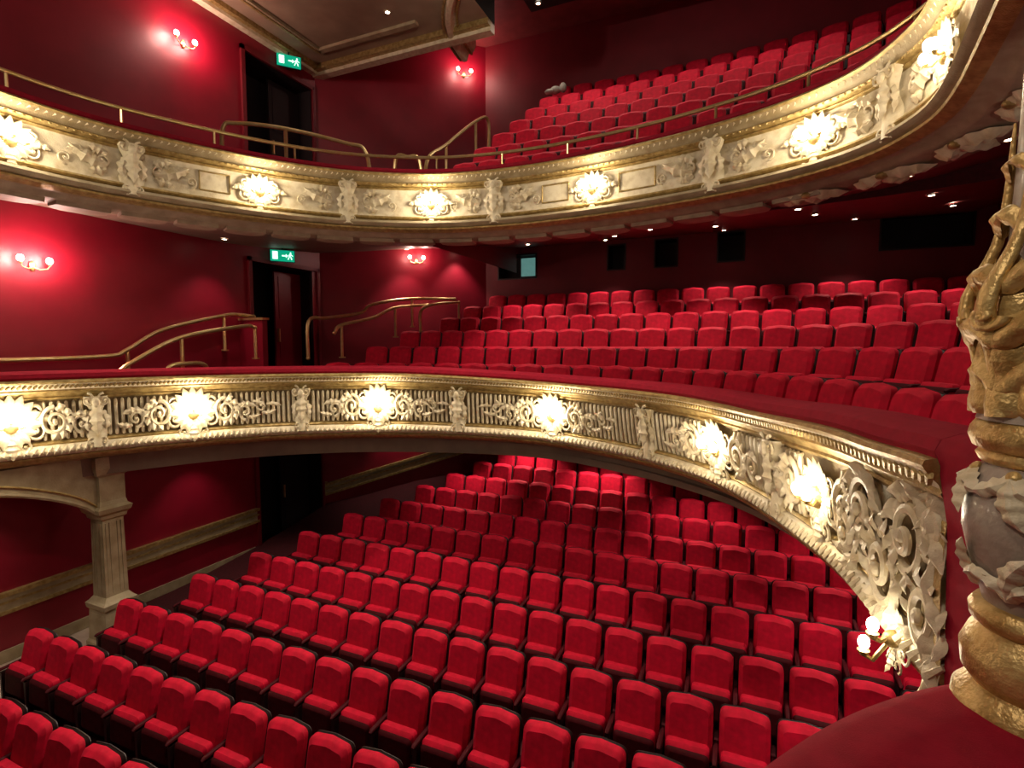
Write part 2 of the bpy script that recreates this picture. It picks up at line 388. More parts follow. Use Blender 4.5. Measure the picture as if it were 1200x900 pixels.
CL=[.9]+CL; CBR=[.2,1.9]+CBR
s=.05
while s<CIR.L-1.0:
    if all(abs(s-c)>.34 for c in CL) and all(abs(s-c)>.13 for c in CBR):
        tube(mb,[(s,.0,-.76),(s,.028,-.775),(s,.03,-.8),(s,.034,-1.0),(s,.03,-1.18),(s,.028,-1.2),(s,.0,-1.215)],[.008,.022,.025,.025,.025,.022,.008],M_CREAM,mapC,6,False)
    s+=.086
def bracket(mb,mp,s,zt,zb,w,n0,m):
    H=zt-zb; rows=[]
    for i in range(13):
        t=i/12; z=zt-H*t; ww=w*(.5+.16*cos(t*2*pi*1.5)); nn=n0+.05+.05*cos(t*2*pi)
        rows.append([mp(s-ww,n0-.01,z),mp(s-ww*.85,nn*.8,z),mp(s-ww*.3,nn+.015,z),mp(s+ww*.3,nn+.015,z),mp(s+ww*.85,nn*.8,z),mp(s+ww,n0-.01,z)])
    mb.grid(rows,m)
    for sg in (-1,1):
        volute(mb,(s+sg*w*.42,n0+.09,zt-.07*H),w*.33,m,mp,1.4,sg,pi/2,.017)
        volute(mb,(s+sg*w*.34,n0+.07,zb+.10*H),w*.28,m,mp,1.4,-sg,-pi/2,.015)
        leaf(mb,(s+sg*w*.3,n0+.05,zt-.3*H),-pi/2+sg*.5,H*.4,w*.5,m,mp,3,.02,.35,-sg*.8)
    leaf(mb,(s,n0+.10,zt-.15*H),-pi/2,H*.62,w*.7,m,mp,4,.03)
    blob(mb,(s,n0+.12,zt-.12*H),(w*.22,.04,w*.26),m,mp)
for c in CBR: bracket(mb,mapC,c,-.72,-1.34,.24,.02,M_CREAM)
def flank(mb,mp,s,zc,sg,r,n0,m,ext=False):
    volute(mb,(s,n0+.04,zc),r,m,mp,1.7,sg,pi/2,.030)
    volute(mb,(s+sg*r*1.9,n0+.04,zc-r*.25),r*.66,m,mp,1.4,-sg,-pi/2,.024)
    for k in range(6):
        a=pi/2-sg*(.2+k*.55)*1.0
        leaf(mb,(s+r*.75*cos(a),n0+.04,zc+r*.75*sin(a)),a-sg*.5,r*.75,r*.55,m,mp,2,.05,.5,-sg*.8,8,.18)
    leaf(mb,(s+sg*r*1.2,n0+.04,zc+r*.3),0.25 if sg>0 else pi-.25,r*1.9,r*.5,m,mp,4,.04,.5,-sg*.7)
    leaf(mb,(s+sg*r*2.2,n0+.04,zc-r*.7),-.2 if sg>0 else pi+.2,r*1.3,r*.42,m,mp,3,.04,.5,sg*.8)
    if ext:   # trailing tendril that runs on over the reeding
        volute(mb,(s+sg*r*3.5,n0+.035,zc+r*.25),r*.55,m,mp,1.4,sg,pi/2,.020)
        leaf(mb,(s+sg*r*2.6,n0+.035,zc+r*.55),.1 if sg>0 else pi-.1,r*1.5,r*.45,m,mp,3,.03,.5,-sg*.9)
        leaf(mb,(s+sg*r*3.6,n0+.035,zc-r*.35),-.3 if sg>0 else pi+.3,r*1.5,r*.42,m,mp,3,.03,.5,sg*1.0)
        leaf(mb,(s+sg*r*4.0,n0+.035,zc+r*.3),.2 if sg>0 else pi-.2,r*1.6,r*.36,m,mp,3,.03,.5,-sg*.6)
for c in CL:
    for sg in (-1,1):
        if c+sg*1.2<CIR.L-.3:
            gap=min([abs(b-c) for b in CBR if (b-c)*sg>0] or [9])
            flank(mb,mapC,c+sg*.49,-.99,sg,.165,.03,M_CREAM,gap>1.45)
for (ds,z,r,hd,st) in [(-1.2,-1.1,.14,-1,0),(-.95,-.90,.17,1,0),(-.66,-1.12,.18,-1,pi/2),(-.36,-.88,.17,1,pi),(-.16,-1.17,.14,-1,0),(-.12,-.78,.09,1,pi/2)]:
    s=CIR.L+ds
    volute(mb,(s,.06,z),r,M_CREAM,mapC,1.8,hd,st,.032,36,7,.05)
    for k in range(9):
        a=st+hd*k*.7
        leaf(mb,(s+r*.85*cos(a),.06,z+r*.85*sin(a)),a+hd*.6,r*.85,r*.6,M_CREAM,mapC,2,.06,.5,hd*1.3,12,.16)
for k in range(7):
    s=CIR.L-.06-.03*(k%2); z=-.66-.12*k
    leaf(mb,(s-.02,.07,z),-pi/2+.4*(1 if k%2 else -1),.20,.13,M_CREAM,mapC,2,.03,.5,.6,12,.15)
loft(mb,mapC,CIR.L-.06,CIR.L,[(.06,-.70),(.09,-.75),(.10,-1.0),(.08,-1.3),(.05,-1.42)],M_GOLD,.02)
mb.obj('circle_balcony_front')
mb=MB()
loft(mb,mapC,CIR.L+.004,CIR.L+1.0,[(.05,-1.75),(.07,-1.2),(.09,-.75),(.13,-.56)]+vel,M_VELV,.05)
P=[mapC(CIR.L+.004,n,z) for n,z in [(.05,-1.7),(.07,-1.2),(.09,-.75),(.13,-.56)]+vel]
mb.poly(P,M_VELV)
mb.obj('velvet_box_partition',auto=70)

def shell_lamp(mp,s,z,n,scale,P,bulbs,name='balcony_shell_lamp',m=M_CREAM,br=.048):
    e=empty(name); mb=MB(); R=.24*scale
    for k in range(15):
        a=pi/2+(k-7)*.40
        L=R*(1.15 if abs(k-7)<5 else .9)
        leaf(mb,(s+.05*scale*cos(a),n+.02,z+.05*scale*sin(a)),a,L*.95,R*.52,m,mp,2,.05*scale,.5,0,9,.1)
    for sg in (-1,1):
        volute(mb,(s+sg*R*.95,n+.03,z-R*.35),R*.40,m,mp,1.5,-sg,pi/2,.02*scale)
        volute(mb,(s+sg*R*.95,n+.03,z+R*.5),R*.32,m,mp,1.5,sg,-pi/2,.018*scale)
        volute(mb,(s+sg*R*.5,n+.04,z-R*.95),R*.28,m,mp,1.4,sg,-pi/2,.016*scale)
        leaf(mb,(s+sg*R*1.0,n+.02,z+R*.15),pi/2-sg*1.3,R*.9,R*.4,m,mp,3,.03,.4,-sg*.9)
    leaf(mb,(s,n+.05,z-R*.5),-pi/2,R*.95,R*.6,m,mp,4,.04)
    blob(mb,(s,n+.05,z),(R*.35,.06,R*.38),M_GOLD,mp)
    for (a,b) in bulbs:
        tube(mb,[(s+a*.3,n+.06,z+b*.3),(s+a*.8,n+.12,z+b-.06),(s+a,n+.16,z+b-.045)],.012,M_GOLD,mp,6)
        tube(mb,[(s+a,n+.16,z+b-.05),(s+a,n+.16,z+b-.025)],[.018,.034],M_GOLD,mp,8)
    mb.obj('shell',parent=e)
    mb=MB()
    for (a,b) in bulbs: blob(mb,(s+a,n+.16,z+b+br*.4),(br,br,br*1.1),M_BULB,mp,12,8)
    mb.obj('bulbs',parent=e)
    ax=sum(a for a,b in bulbs)/len(bulbs)
    plight('lamp_light',mp(s+ax,n+.36,z+.02),P,WARM,.08,e)
B3=[(-.14,.02),(0,.08),(.14,.02)]
for i,c in enumerate(CL):
    if i==len(CL)-1: shell_lamp(mapC,c,-1.0,.02,.85,15,[(-.09,.02),(0,.07),(.09,.02)],br=.042)
    elif i==len(CL)-2: shell_lamp(mapC,c,-1.0,.02,1.0,16,B3,br=.05)
    else: shell_lamp(mapC,c,-1.0,.02,1.15,19,B3,br=.062)
shell_lamp(mapC,CIR.L-.42,-1.36,.05,.45,3.0,[(-.10,-.08),(.02,.05)],br=.03)

# ------------------------------------------------------------------ gallery front
mb=MB()
loft(mb,mapG,0,GAL.L,[(.10,3.20),(.13,3.25),(.10,3.31),(.0,3.34),(-.2,3.34),(-.3,3.28),(-.3,2.4)],M_VELV)
loft(mb,mapG,0,GAL.L,[(.10,3.215),(.19,3.205),(.205,3.18),(.18,3.155)],M_GOLD)
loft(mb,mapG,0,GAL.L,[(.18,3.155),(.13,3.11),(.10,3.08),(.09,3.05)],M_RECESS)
loft(mb,mapG,0,GAL.L,[(.09,3.05),(.11,3.035),(.09,3.01),(.03,2.99),(.05,2.97),(.03,2.95),(0,2.945)],M_GOLD)
loft(mb,mapG,0,GAL.L,[(0,2.945),(-.01,2.92),(0,2.7),(.03,2.5),(.05,2.45)],M_CREAM)
loft(mb,mapG,0,GAL.L,[(.05,2.45),(.09,2.44),(.11,2.41),(.09,2.385),(.06,2.375)],M_GOLD)
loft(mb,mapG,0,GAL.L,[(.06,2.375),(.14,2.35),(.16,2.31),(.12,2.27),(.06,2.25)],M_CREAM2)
loft(mb,mapG,0,GAL.L,[(.06,2.25),(.09,2.235),(.08,2.21),(.0,2.18),(-.05,2.17)],M_GOLD)
loft(mb,mapG,0,GAL.L,[(-.05,2.17),(-.16,2.16),(-.2,2.12),(-.25,2.10),(-.6,2.09),(-.64,2.14),(-.9,2.14),(-.95,2.17),(-1.0,2.2)],M_SOFFD)
s=0
while s<GAL.L:
    tube(mb,[(s,.115,3.12),(s+.05,.16,3.15)],[.016,.02],M_CREAM,mapG,5)
    blob(mb,(s,.10,3.022),(.022,.014,.016),M_GOLD,mapG,6,4)
    s+=.095
s=.2; SCE=GAL.near(.6,8.2)
while s<SCE:
    rows=[]
    for i in range(9):
        t=-1+2*i/8; w=.30*t; d=.52*(1-.35*t*t*t*t)
        rows.append([mapG(s+w,-.28,2.10),mapG(s+w,-.30,2.04),mapG(s+w,-.28-d*.9,2.05),mapG(s+w,-.28-d,2.15)])
    mb.grid(rows,M_SOFFD); mb.poly(rows[0],M_SOFFD); mb.poly(rows[-1],M_SOFFD)
    s+=.72
def mapS(s,n,z):
    p,t=GAL.at(s); q=p-N2(t)*z; return (q.x,q.y,2.09-n)
s=SCE; k=0
while s<GAL.L-.4:   # acanthus relief on the underside beside the boxes
    for sg in (-1,1):
        leaf(mb,(s,.0,.40),pi/2*0+.25+(0 if sg>0 else pi-.5),.42,.24,M_CREAM,mapS,3,.03,.5,sg*.5,14,.18)
        leaf(mb,(s+sg*.05,.0,.45),pi/2-sg*.8,.38,.20,M_CREAM,mapS,3,.03,.5,-sg*.7,14,.18)
    leaf(mb,(s,.01,.35),pi/2,.45,.22,M_CREAM,mapS,3,.03,.5,0,14,.18)
    blob(mb,(s,.02,.38),(.07,.05,.07),M_GOLD,mapS)
    s+=.85; k+=1
GL=[GAL.near(*p) for p in [(-8.83,3.9),(-7.78,6.9),(-5.5,8.85),(-2.42,9.05),(.78,8.0),(1.68,6.2)]]
GB=[GAL.near(*p) for p in [(-8.62,5.25),(-6.85,8.05),(-4.3,9.1),(-.5,8.6),(1.45,7.2)]]
GB=[.3]+GB
for c in GB:
    bracket(mb,mapG,c,3.02,2.28,.26,.05,M_CREAM)
    for sg in (-1,1):
        volute(mb,(c+sg*.36,.04,2.72),.13,M_CREAM,mapG,1.5,-sg,pi/2,.02)
        volute(mb,(c+sg*.80,.04,2.64),.08,M_CREAM,mapG,1.4,sg,-pi/2,.016)
        leaf(mb,(c+sg*.3,.04,2.66),(0.1 if sg>0 else pi-.1),.52,.17,M_CREAM,mapG,4,.04,.5,sg*.6)
        leaf(mb,(c+sg*.3,.04,2.8),(.7 if sg>0 else pi-.7),.26,.12,M_CREAM,mapG,3,.04,.5,-sg*.9)
        leaf(mb,(c+sg*.5,.04,2.78),(.2 if sg>0 else pi-.2),.30,.11,M_CREAM,mapG,3,.04,.5,-sg*.6)
        leaf(mb,(c+sg*.3,.04,2.6),(-.6 if sg>0 else pi+.6),.26,.12,M_CREAM,mapG,3,.04,.5,sg*.9)
allm=sorted([(c,.92) for c in GB]+[(c,.46) for c in GL])
for (a,wa),(b,wb) in zip(allm,allm[1:]):
    s0=a+wa; s1=b-wb
    if s1-s0>.2:
        n=max(3,int((s1-s0)/.1))
        for zz in (2.86,2.56): tube(mb,[(s0+(s1-s0)*i/n,.03 if zz<2.7 else .01,zz) for i in range(n+1)],.014,M_GOLD,mapG,5)
        for ss in (s0,s1): tube(mb,[(ss,.015,2.86),(ss,.03,2.56)],.014,M_GOLD,mapG,5)
mb.obj('gallery_balcony_front')
for c in GL: shell_lamp(mapG,c,2.66,.03,.98,17,B3,br=.058)

GS0,GS1=GAL.near(-8.0,6.6),GAL.near(-5.4,8.9)
def soff_end(s): return interp(s,[(GS0,2.36),(GS1,2.95)])
def slab(name,path,n0,z0,z1,m,ds=.3,m2=None,smid=None):
    mb=MB(); k=int(path.L/ds)
    def row(i):
        s=path.L*i/k; p,t=path.at(s); n=N2(t); a=p+n*n0; b=hit(a,-n); ze=z1(s) if callable(z1) else z1
        return [(*(a.lerp(b,f)),z0+(ze-z0)*f) for f in (0,.33,.66,1)]
    if m2:
        j=int(smid/ds); mb.grid([row(i) for i in range(j+1)],m2); mb.grid([row(i) for i in range(j,k+1)],m)
    else: mb.grid([row(i) for i in range(k+1)],m)
    return mb.obj(name)
slab('gallery_soffit',GAL,-.98,2.2,soff_end,M_SOFFR,.3,M_SOFF,GAL.near(-6.0,8.6))
slab('gallery_floor',GAL,-.3,2.5,3.0,M_CARPET)
slab('circle_soffit',CIR,-.6,-2.0,-2.0,M_SOFF)
slab('circle_floor',CIR,-.29,-1.37,-1.37,M_CARPET)

# ------------------------------------------------------------------ seats
def slabloops(mb,w,zb,zt,y0,th,rt,rb,crown,m,tilt=0.0,mside=None,puff=.02):
    def outline(ins):
        pts=[]; W=w/2-ins; a=zb+ins; b=zt-ins; R=max(.01,rt-ins*.5); r=max(.008,rb-ins*.5)
        for k in range(5): th_=pi+ (pi/2)*k/4; pts.append((-W+r+r*cos(th_),a+r+r*sin(th_)))
        for k in range(5): th_=-pi/2+(pi/2)*k/4; pts.append((W-r+r*cos(th_),a+r+r*sin(th_)))
        for k in range(5): th_=(pi/2)*k/4; pts.append((W-R+R*cos(th_),b-R+R*sin(th_)))
        pts.append((0,b+crown))
        for k in range(5): th_=pi/2+(pi/2)*k/4; pts.append((-W+R+R*cos(th_),b-R+R*sin(th_)))
        return pts
    def row(ins,y): return [(x,y0+y+tilt*(z-zb),z) for x,z in outline(ins)]
    rows=[row(.03,th/2),row(.0,th/2-.02),row(0,-th/2+.02),row(.018,-th/2),row(.05,-th/2-puff)]
    mb.grid(rows[1:],m,closev=True); mb.grid(rows[:2],mside or m,closev=True)
    mb.poly(rows[-1],m); mb.poly(list(reversed(rows[0])),mside or m)
def seat_mesh(name):
    mb=MB()
    slabloops(mb,.54,.36,.985,.0,.10,.08,.03,.022,M_SEAT,tilt=.22,mside=M_ARM,puff=.03)
    slabloops(mb,.49,.34,.60,-.13,.12,.05,.05,.0,M_SEAT,tilt=.06)
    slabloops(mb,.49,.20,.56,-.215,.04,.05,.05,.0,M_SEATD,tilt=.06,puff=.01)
    for sx in (-1,1):
        x=sx*.30
        mb.box((x-.022,-.24,.0),(x+.022,.08,.50),M_ARM)
        tube(mb,[(x,-.27,.525),(x,-.24,.54),(x,-.05,.545),(x,.10,.55)],[.014,.024,.026,.022],M_SEATD,IDM,8)
    mb.box((-.27,-.06,.0),(.27,-.0,.34),M_ARM)
    slabloops(mb,.565,.20,.975,.055,.03,.08,.03,.022,M_ARM,tilt=.20)
    o=mb.obj(name); me=o.data; bpy.data.objects.remove(o); return me
SM=seat_mesh('theatre_seat_mesh')
def seat_row(pts,zfloor,s0=0,s1=None,pitch=.61,jit=.0,mesh=SM,sc=1.0):
    path=Path(pts,12); s1=s1 if s1 is not None else path.L
    e=empty('theatre_seat_row'); n=int((s1-s0)/pitch)
    for i in range(n+1):
        p,t=path.at(s0+pitch*i); z=zfloor(p.y) if callable(zfloor) else zfloor
        o=bpy.data.objects.new('seat',mesh); S.collection.objects.link(o); o.parent=e
        o.location=(p.x,p.y,z); o.rotation_euler=(0,0,atan2(t.y,t.x)+random.uniform(-jit,jit)); o.scale=(sc,sc,sc)
    return e
stalls=[(2.95,-9.7,.7),(4.03,-9.45,1.3),(5.15,-9.2,1.6),(6.3,-9.0,1.9),(7.4,-8.8,2.4),(8.5,-8.6,2.8),(9.6,-8.3,3.2),(10.55,-7.95,3.6),(11.45,-7.5,4.0),(12.25,-7.05,4),(13.0,-6.6,4),(13.75,-6.2,4)]
for y,x0,x1 in stalls:
    seat_row([(x0,y),((x0+x1)/2,y+.04),(x1,y)],zf(y),jit=.015)
seat_row([(-9.7,1.9),(-4,1.9),(.2,1.9)],zf(0),jit=.015)

crow=[([(-8.2,9.0),(-7,9.5),(-5,9.8),(-3,9.75),(-1.5,9.3),(-.2,8.4),(.7,7.15),(1.2,5.9),(1.55,4.5)],-1.37),
      ([(-8.2,10.35),(-6,10.75),(-3,10.75),(-.7,10.2),(.85,9.3),(1.85,8.2),(2.35,6.9),(2.7,5.4)],-1.02),
      ([(-8.0,11.45),(-4,11.6),(-.5,11.4),(1.4,10.7),(2.8,9.5),(3.6,8.0)],-.62),
      ([(-7.4,12.45),(-3,12.55),(1,12.3),(4.3,11.0)],-.24),
      ([(-7.2,13.4),(-2,13.45),(4.4,13.0)],.12),
      ([(-6.8,14.25),(-2,14.3),(4.4,14.2)],.48)]
mb=MB()
for k,(pts,z) in enumerate(crow):
    if k>0:
        ext=[(pts[0][0]-(1.2 if k<3 else .6),pts[0][1]-.1)]+pts
        path=Path(ext,10); rows=[]
        for i in range(41):
            p,t=path.at(path.L*i/40); n=N2(t); a=p+n*.45; b=hit(a,-n)
            b=a.lerp(b,.98); rows.append([(a.x,a.y,crow[k-1][1]-.3),(a.x,a.y,z),(b.x,b.y,z)])
        mb.grid(rows,M_CARPET); 
        a=rows[0]; mb.poly([a[0],a[1],a[2],(a[2][0],a[2][1],a[0][2])],M_WALLD)
    seat_row(pts,z,.1,sc=1.0)
mb.obj('circle_stepped_tiers',smooth=False)

mb=MB()
for k in range(7):
    y=10.2+.74*k; z=2.95+.56*k; x0=-5.9+.12*k
    pts=[(x0,y),(-3,y+.12),(0,y-.05),(2.6,y-.5),(4.4,y-1.3)]
    path=Path([(x0-.45,y)]+pts,10); rows=[]
    for i in range(31):
        p,t=path.at(path.L*i/30); a=p+N2(t)*.33; b=Vector((a.x,BY-.02)); b.x=min(b.x,RX-.05)
        a2=Vector((min(a.x,RX-.05),a.y))
        rows.append([(a2.x,a2.y,z-.75),(a2.x,a2.y,z),(b.x,b.y,z)])
    mb.grid(rows,M_CARPET); a=rows[0]; mb.poly([a[0],a[1],a[2],(a[2][0],a[2][1],a[0][2])],M_WALLD)
    seat_row(pts,z,.3,pitch=.6,jit=.03,sc=.97)
mb.obj('gallery_stepped_tiers',smooth=False)
mb=MB()
for (a,b) in [((-4.85,14.1,6.9),(.16,.12,.10)),((-4.65,14.15,6.95),(.10,.10,.13)),((-5.0,14.05,6.86),(.14,.11,.07))]:
    blob(mb,a,b,M_GREYCL,IDM,9,7)
mb.obj('folded_cloth_bundle')

# ------------------------------------------------------------------ brass rails
def smoothpts(P,n=6):
    P=[Vector(p) for p in P]; Q=[P[0]*2-P[1]]+P+[P[-1]*2-P[-2]]; o=[]
    for i in range(1,len(Q)-2):
        for k in range(n):
            t=k/n; a,b,c,d=Q[i-1],Q[i],Q[i+1],Q[i+2]
            o.append(.5*((2*b)+(c-a)*t+(2*a-5*b+4*c-d)*t*t+(3*b-a-3*c+d)*t**3))
    o.append(P[-1]); return o
def rail(pts,posts=(),r=.042,drop=.8,name='brass_handrail'):
    mb=MB(); tube(mb,smoothpts(pts),r,M_BRASS,IDM,8)
    for i in posts:
        p=pts[i]; tube(mb,[p,(p[0],p[1],p[2]-drop)],r*.85,M_BRASS,IDM,8)
        tube(mb,[(p[0],p[1],p[2]-drop),(p[0],p[1],p[2]-drop+.03)],r*1.9,M_BRASS,IDM,10)
    for p in (pts[0],pts[-1]): blob(mb,p,r*1.15,M_BRASS)
    return mb.obj(name)
rail([(-10.85,1.5,-.25),(-10.85,4.3,-.24),(-10.85,6.0,-.2),(-10.85,6.4,-.08),(-10.85,7.1,.32),(-10.85,8.5,.68),(-10.85,8.9,.72),(-10.85,9.3,.70)],(3,5))
rail([(-10.0,5.75,-.45),(-10.0,6.0,-.28),(-10.0,6.9,.16),(-10.0,8.3,.42),(-10.0,8.6,.40)],(2,4),drop=.7)
rail([(-9.9,6.5,-.8),(-9.9,6.55,-.42),(-9.9,6.9,-.35),(-9.9,7.3,-.40),(-9.9,7.35,-.8)])
rail([(-9.45,9.6,-.3),(-9.45,9.65,.58),(-9.4,10.2,.68),(-9.2,11.2,.85),(-9.1,11.6,1.1),(-8.6,12.7,1.32),(-7.9,13.9,1.38)],(5,))
rail([(-9.0,10.0,.3),(-8.95,10.2,.5),(-8.8,11.2,.72),(-8.6,11.9,1.02),(-8.2,12.9,1.15)],(1,3))
rail([(-8.0,12.2,.4),(-8.0,12.25,.95),(-7.8,12.7,1.15),(-7.6,13.6,1.25)],(3,))
rail([(1.60,3.75,-1.3),(1.60,3.77,-.10),(1.64,3.9,.03),(1.85,4.3,.10),(2.1,4.7,.12)],(),r=.026)
mb=MB(); n=90
tube(mb,[mapG(GAL.L*i/n,-.2,3.62) for i in range(n+1)],.032,M_BRASS,IDM,8)
s=.5
while s<GAL.L:
    tube(mb,[mapG(s,-.2,3.32),mapG(s,-.2,3.62)],.022,M_BRASS,IDM,6); s+=1.25
mb.obj('gallery_parapet_rail')
rail([(-9.3,7.4,3.2),(-9.3,7.42,4.15),(-9.1,7.6,4.30),(-8.5,8.2,4.32),(-7.7,9.0,4.2),(-7.4,9.3,4.05),(-7.3,9.35,3.0)],(3,),drop=1.0)
rail([(-9.0,7.7,3.6),(-7.9,8.8,3.65),(-7.3,9.3,3.6)],())
rail([(-6.9,9.6,2.9),(-6.9,9.65,3.95),(-6.7,9.8,4.03),(-6.5,9.95,3.95),(-6.45,10.0,2.9)])
rail([(-6.5,10.2,3.0),(-6.5,10.25,4.05),(-6.45,11.0,4.65),(-6.4,12.4,5.7),(-6.3,12.9,5.9),(-6.3,12.95,5.1)],(2,3),drop=1.1)

# ------------------------------------------------------------------ left pier and arch
e=empty('cast_iron_pier',(0,0,0)); mb=MB(); px,py=-9.95,5.4; zb=zf(5.3)
def frus(z0,w0,z1,w1,m): 
    rows=[[(px+sx*w*.5,py+sy*w*.5,z) for sx,sy in ((-1,-1),(1,-1),(1,1),(-1,1))] for z,w in ((z0,w0),(z1,w1))]
    mb.grid(rows,m,closev=True)
prof=[(zb,.56),(zb+.16,.56),(zb+.2,.5),(zb+.72,.46),(zb+.76,.52),(zb+.84,.54),(zb+.88,.46),(zb+.95,.36),(-2.95,.33),(-2.92,.40),(-2.86,.42),(-2.82,.5),(-2.74,.54),(-2.7,.44),(-2.62,.40),(-2.2,.40),(-2.15,.5),(-2.05,.56),(-1.85,.56)]
for a,b in zip(prof,prof[1:]): frus(a[0],a[1],b[0],b[1],M_GOLD if b[0]-a[0]<.05 and b[1]>a[1] else M_CREAM2)
for w in (.06,-.06,.12,-.12):
    mb.box((px+w-.012,py-.185,zb+1.0),(px+w+.012,py-.16,-3.0),M_CREAM2)
    mb.box((px+.16,py+w-.012,zb+1.0),(px+.185,py+w+.012,-3.0),M_CREAM2)
mb.box((px-.18,py-.235,zb+.28),(px+.18,py-.22,zb+.66),M_CREAM2); mb.box((px+.22,py-.18,zb+.28),(px+.235,py+.18,zb+.66),M_CREAM2)
mb.obj('shaft',smooth=False,parent=e)
mb=MB(); K=24; rows=[]
def az(t): return -2.85+.75*sin(pi*t)**.75
for i in range(K+1):
    t=i/K; y=5.2-4.0*t; z=az(t)
    rows.append([(px-.12,y,-1.82),(px+.12,y,-1.82),(px+.12,y,z),(px-.12,y,z)])
mb.grid(rows,M_CREAM2,closev=True)
for k,(dn,r) in enumerate(((.13,.035),(.13,.02))):
    tube(mb,[(px+dn,5.2-4.0*i/K,az(i/K)+.03+.12*k) for i in range(K+1)],r,M_GOLD if k else M_CREAM2,IDM,6)
mb.obj('pier_arch',smooth=False,parent=e)

# ------------------------------------------------------------------ foreground ornate column and velvet box ledge
CXc,CYc=.748,1.81
def zv(v): return (405-v)/620*1.36
def rv(u): return max(.03,(1222-u)*.00205)
mb=MB(); e=empty('ornate_gilded_column')
def revolve(mb,pr,m,k=56):
    mb.grid([[(CXc+r*cos(2*pi*j/k),CYc+r*sin(2*pi*j/k),z) for j in range(k)] for r,z in pr],m,closev=True)
revolve(mb,[(rv(1172),zv(-150)),(rv(1172),zv(60)),(rv(1170),zv(200)),(rv(1166),zv(330)),(rv(1160),zv(440)),(rv(1150),zv(480)),(rv(1146),zv(495))],M_MAUVE)
revolve(mb,[(rv(1160),zv(492)),(rv(1147),zv(496)),(rv(1141),zv(505)),(rv(1139),zv(515)),(rv(1144),zv(528)),(rv(1152),zv(532)),(rv(1148),zv(538)),(rv(1152),zv(546)),(rv(1160),zv(550))],M_GOLDC)
revolve(mb,[(rv(1158),zv(546)),(rv(1145),zv(570)),(rv(1138),zv(600)),(rv(1138),zv(630)),(rv(1146),zv(665)),(rv(1158),zv(700)),(rv(1164),zv(722)),(rv(1168),zv(735))],M_MAUVE)
revolve(mb,[(rv(1168),zv(720)),(rv(1156),zv(724)),(rv(1150),zv(733)),(rv(1152),zv(745)),(rv(1160),zv(752)),(rv(1152),zv(762)),(rv(1143),zv(785)),(rv(1146),zv(812)),(rv(1157),zv(826)),(rv(1150),zv(832)),(rv(1138),zv(845)),(rv(1136),zv(866)),(rv(1138),zv(900))],M_GOLDC)
mb.obj('turned_shaft',parent=e,auto=60)
def rb(z):
    v=405-z*620/1.36
    return rv(lin(v,[(60,1172),(200,1170),(330,1166),(440,1160),(480,1150),(546,1158),(570,1145),(600,1138),(630,1138),(665,1146),(700,1158),(722,1164)]))
def mc(s,n,z): 
    r0=rb(z); a=s/.12; r=r0+n; return (CXc+r*cos(a),CYc+r*sin(a),z)
mb=MB(); toCam=atan2(-CYc,-CXc)
for k in range(6):
    a0=(toCam-.72+k*pi/3)*.12; hd=1 if k%2 else -1
    pts=[];rad=[]
    for i in range(23):
        t=i/22; v=488+(135-488)*t
        n=.012+.055*math.exp(-((t-.38)/.15)**2)+.010*sin(pi*t)
        pts.append((a0+.014*sin(t*2*pi)*hd,n,zv(v))); rad.append(.019*(1-t)**.7+.003)
    tube(mb,pts,rad,M_GOLDC,mc,10)
    leaf(mb,(a0,.004,zv(488)),pi/2,.42,.125,M_GOLDC,mc,3,.02,.5,0,36,.14)
    for (v,L,W,n0) in [(462,.15,.075,.012),(408,.15,.07,.045),(345,.13,.06,.045),(270,.10,.05,.015),(205,.08,.035,.008)]:
        for sg in (-1,1):
            leaf(mb,(a0,n0,zv(v)),pi/2-sg*.35,L,W,M_GOLDC,mc,2,.012,.7,-sg*1.5,16,.10)
    volute(mb,(a0+.012*hd,.068,zv(372)),.030,M_GOLDC,mc,1.3,hd,0,.011,26,7)
    leaf(mb,(a0+.063,.002,zv(488)),pi/2,.20,.10,M_GOLDC,mc,2,.035,.5,0,20,.12)
mb.obj('gilded_acanthus',parent=e,auto=80)
mb=MB()
for k in range(7):   # hanging and rising acanthus sprays on the vase
    a0=(toCam-.45+k*2*pi/7)*.12
    for sg in (-1,1):
        leaf(mb,(a0,.004,zv(558)),-pi/2+sg*.5,.085,.045,M_CREAM,mc,3,.012,.7,sg*.9,16,.18)
        leaf(mb,(a0,.004,zv(704)),pi/2-sg*.45,.10,.045,M_CREAM,mc,3,.014,.7,-sg*1.1,16,.18)
    leaf(mb,(a0,.006,zv(556)),-pi/2,.13,.045,M_CREAM,mc,4,.014,.7,.5,20,.16)
    leaf(mb,(a0,.006,zv(706)),pi/2,.15,.042,M_CREAM,mc,4,.016,.7,-.6,20,.16)
    blob(mb,(a0,.008,zv(556)),(.014,.012,.014),M_GOLDC,mc)
mb.obj('plaster_foliage',parent=e)
mb=MB(); edge=[(-.25,.85),(-.08,1.1),(.10,1.38),(.28,1.62),(.46,1.80),(.62,1.93),(.85,2.03),(1.15,2.08)]
pp=Path(edge,10); rows=[]
for i in range(61):
    p,t=pp.at(pp.L*i/60); nn=-N2(t)
    row=[]
    for (n,z) in [(-.03,-1.9),(.0,-1.2),(.015,-1.12),(.02,-1.06),(.0,-1.01),(-.05,-.985),(-.15,-.975),(-.35,-.98)]:
        q=p+nn*n; row.append((q.x,q.y,z))
    row.append((1.15,.85,-.985)); rows.append(row)
mb.grid(rows,M_VELV); mb.obj('velvet_box_ledge',auto=70)

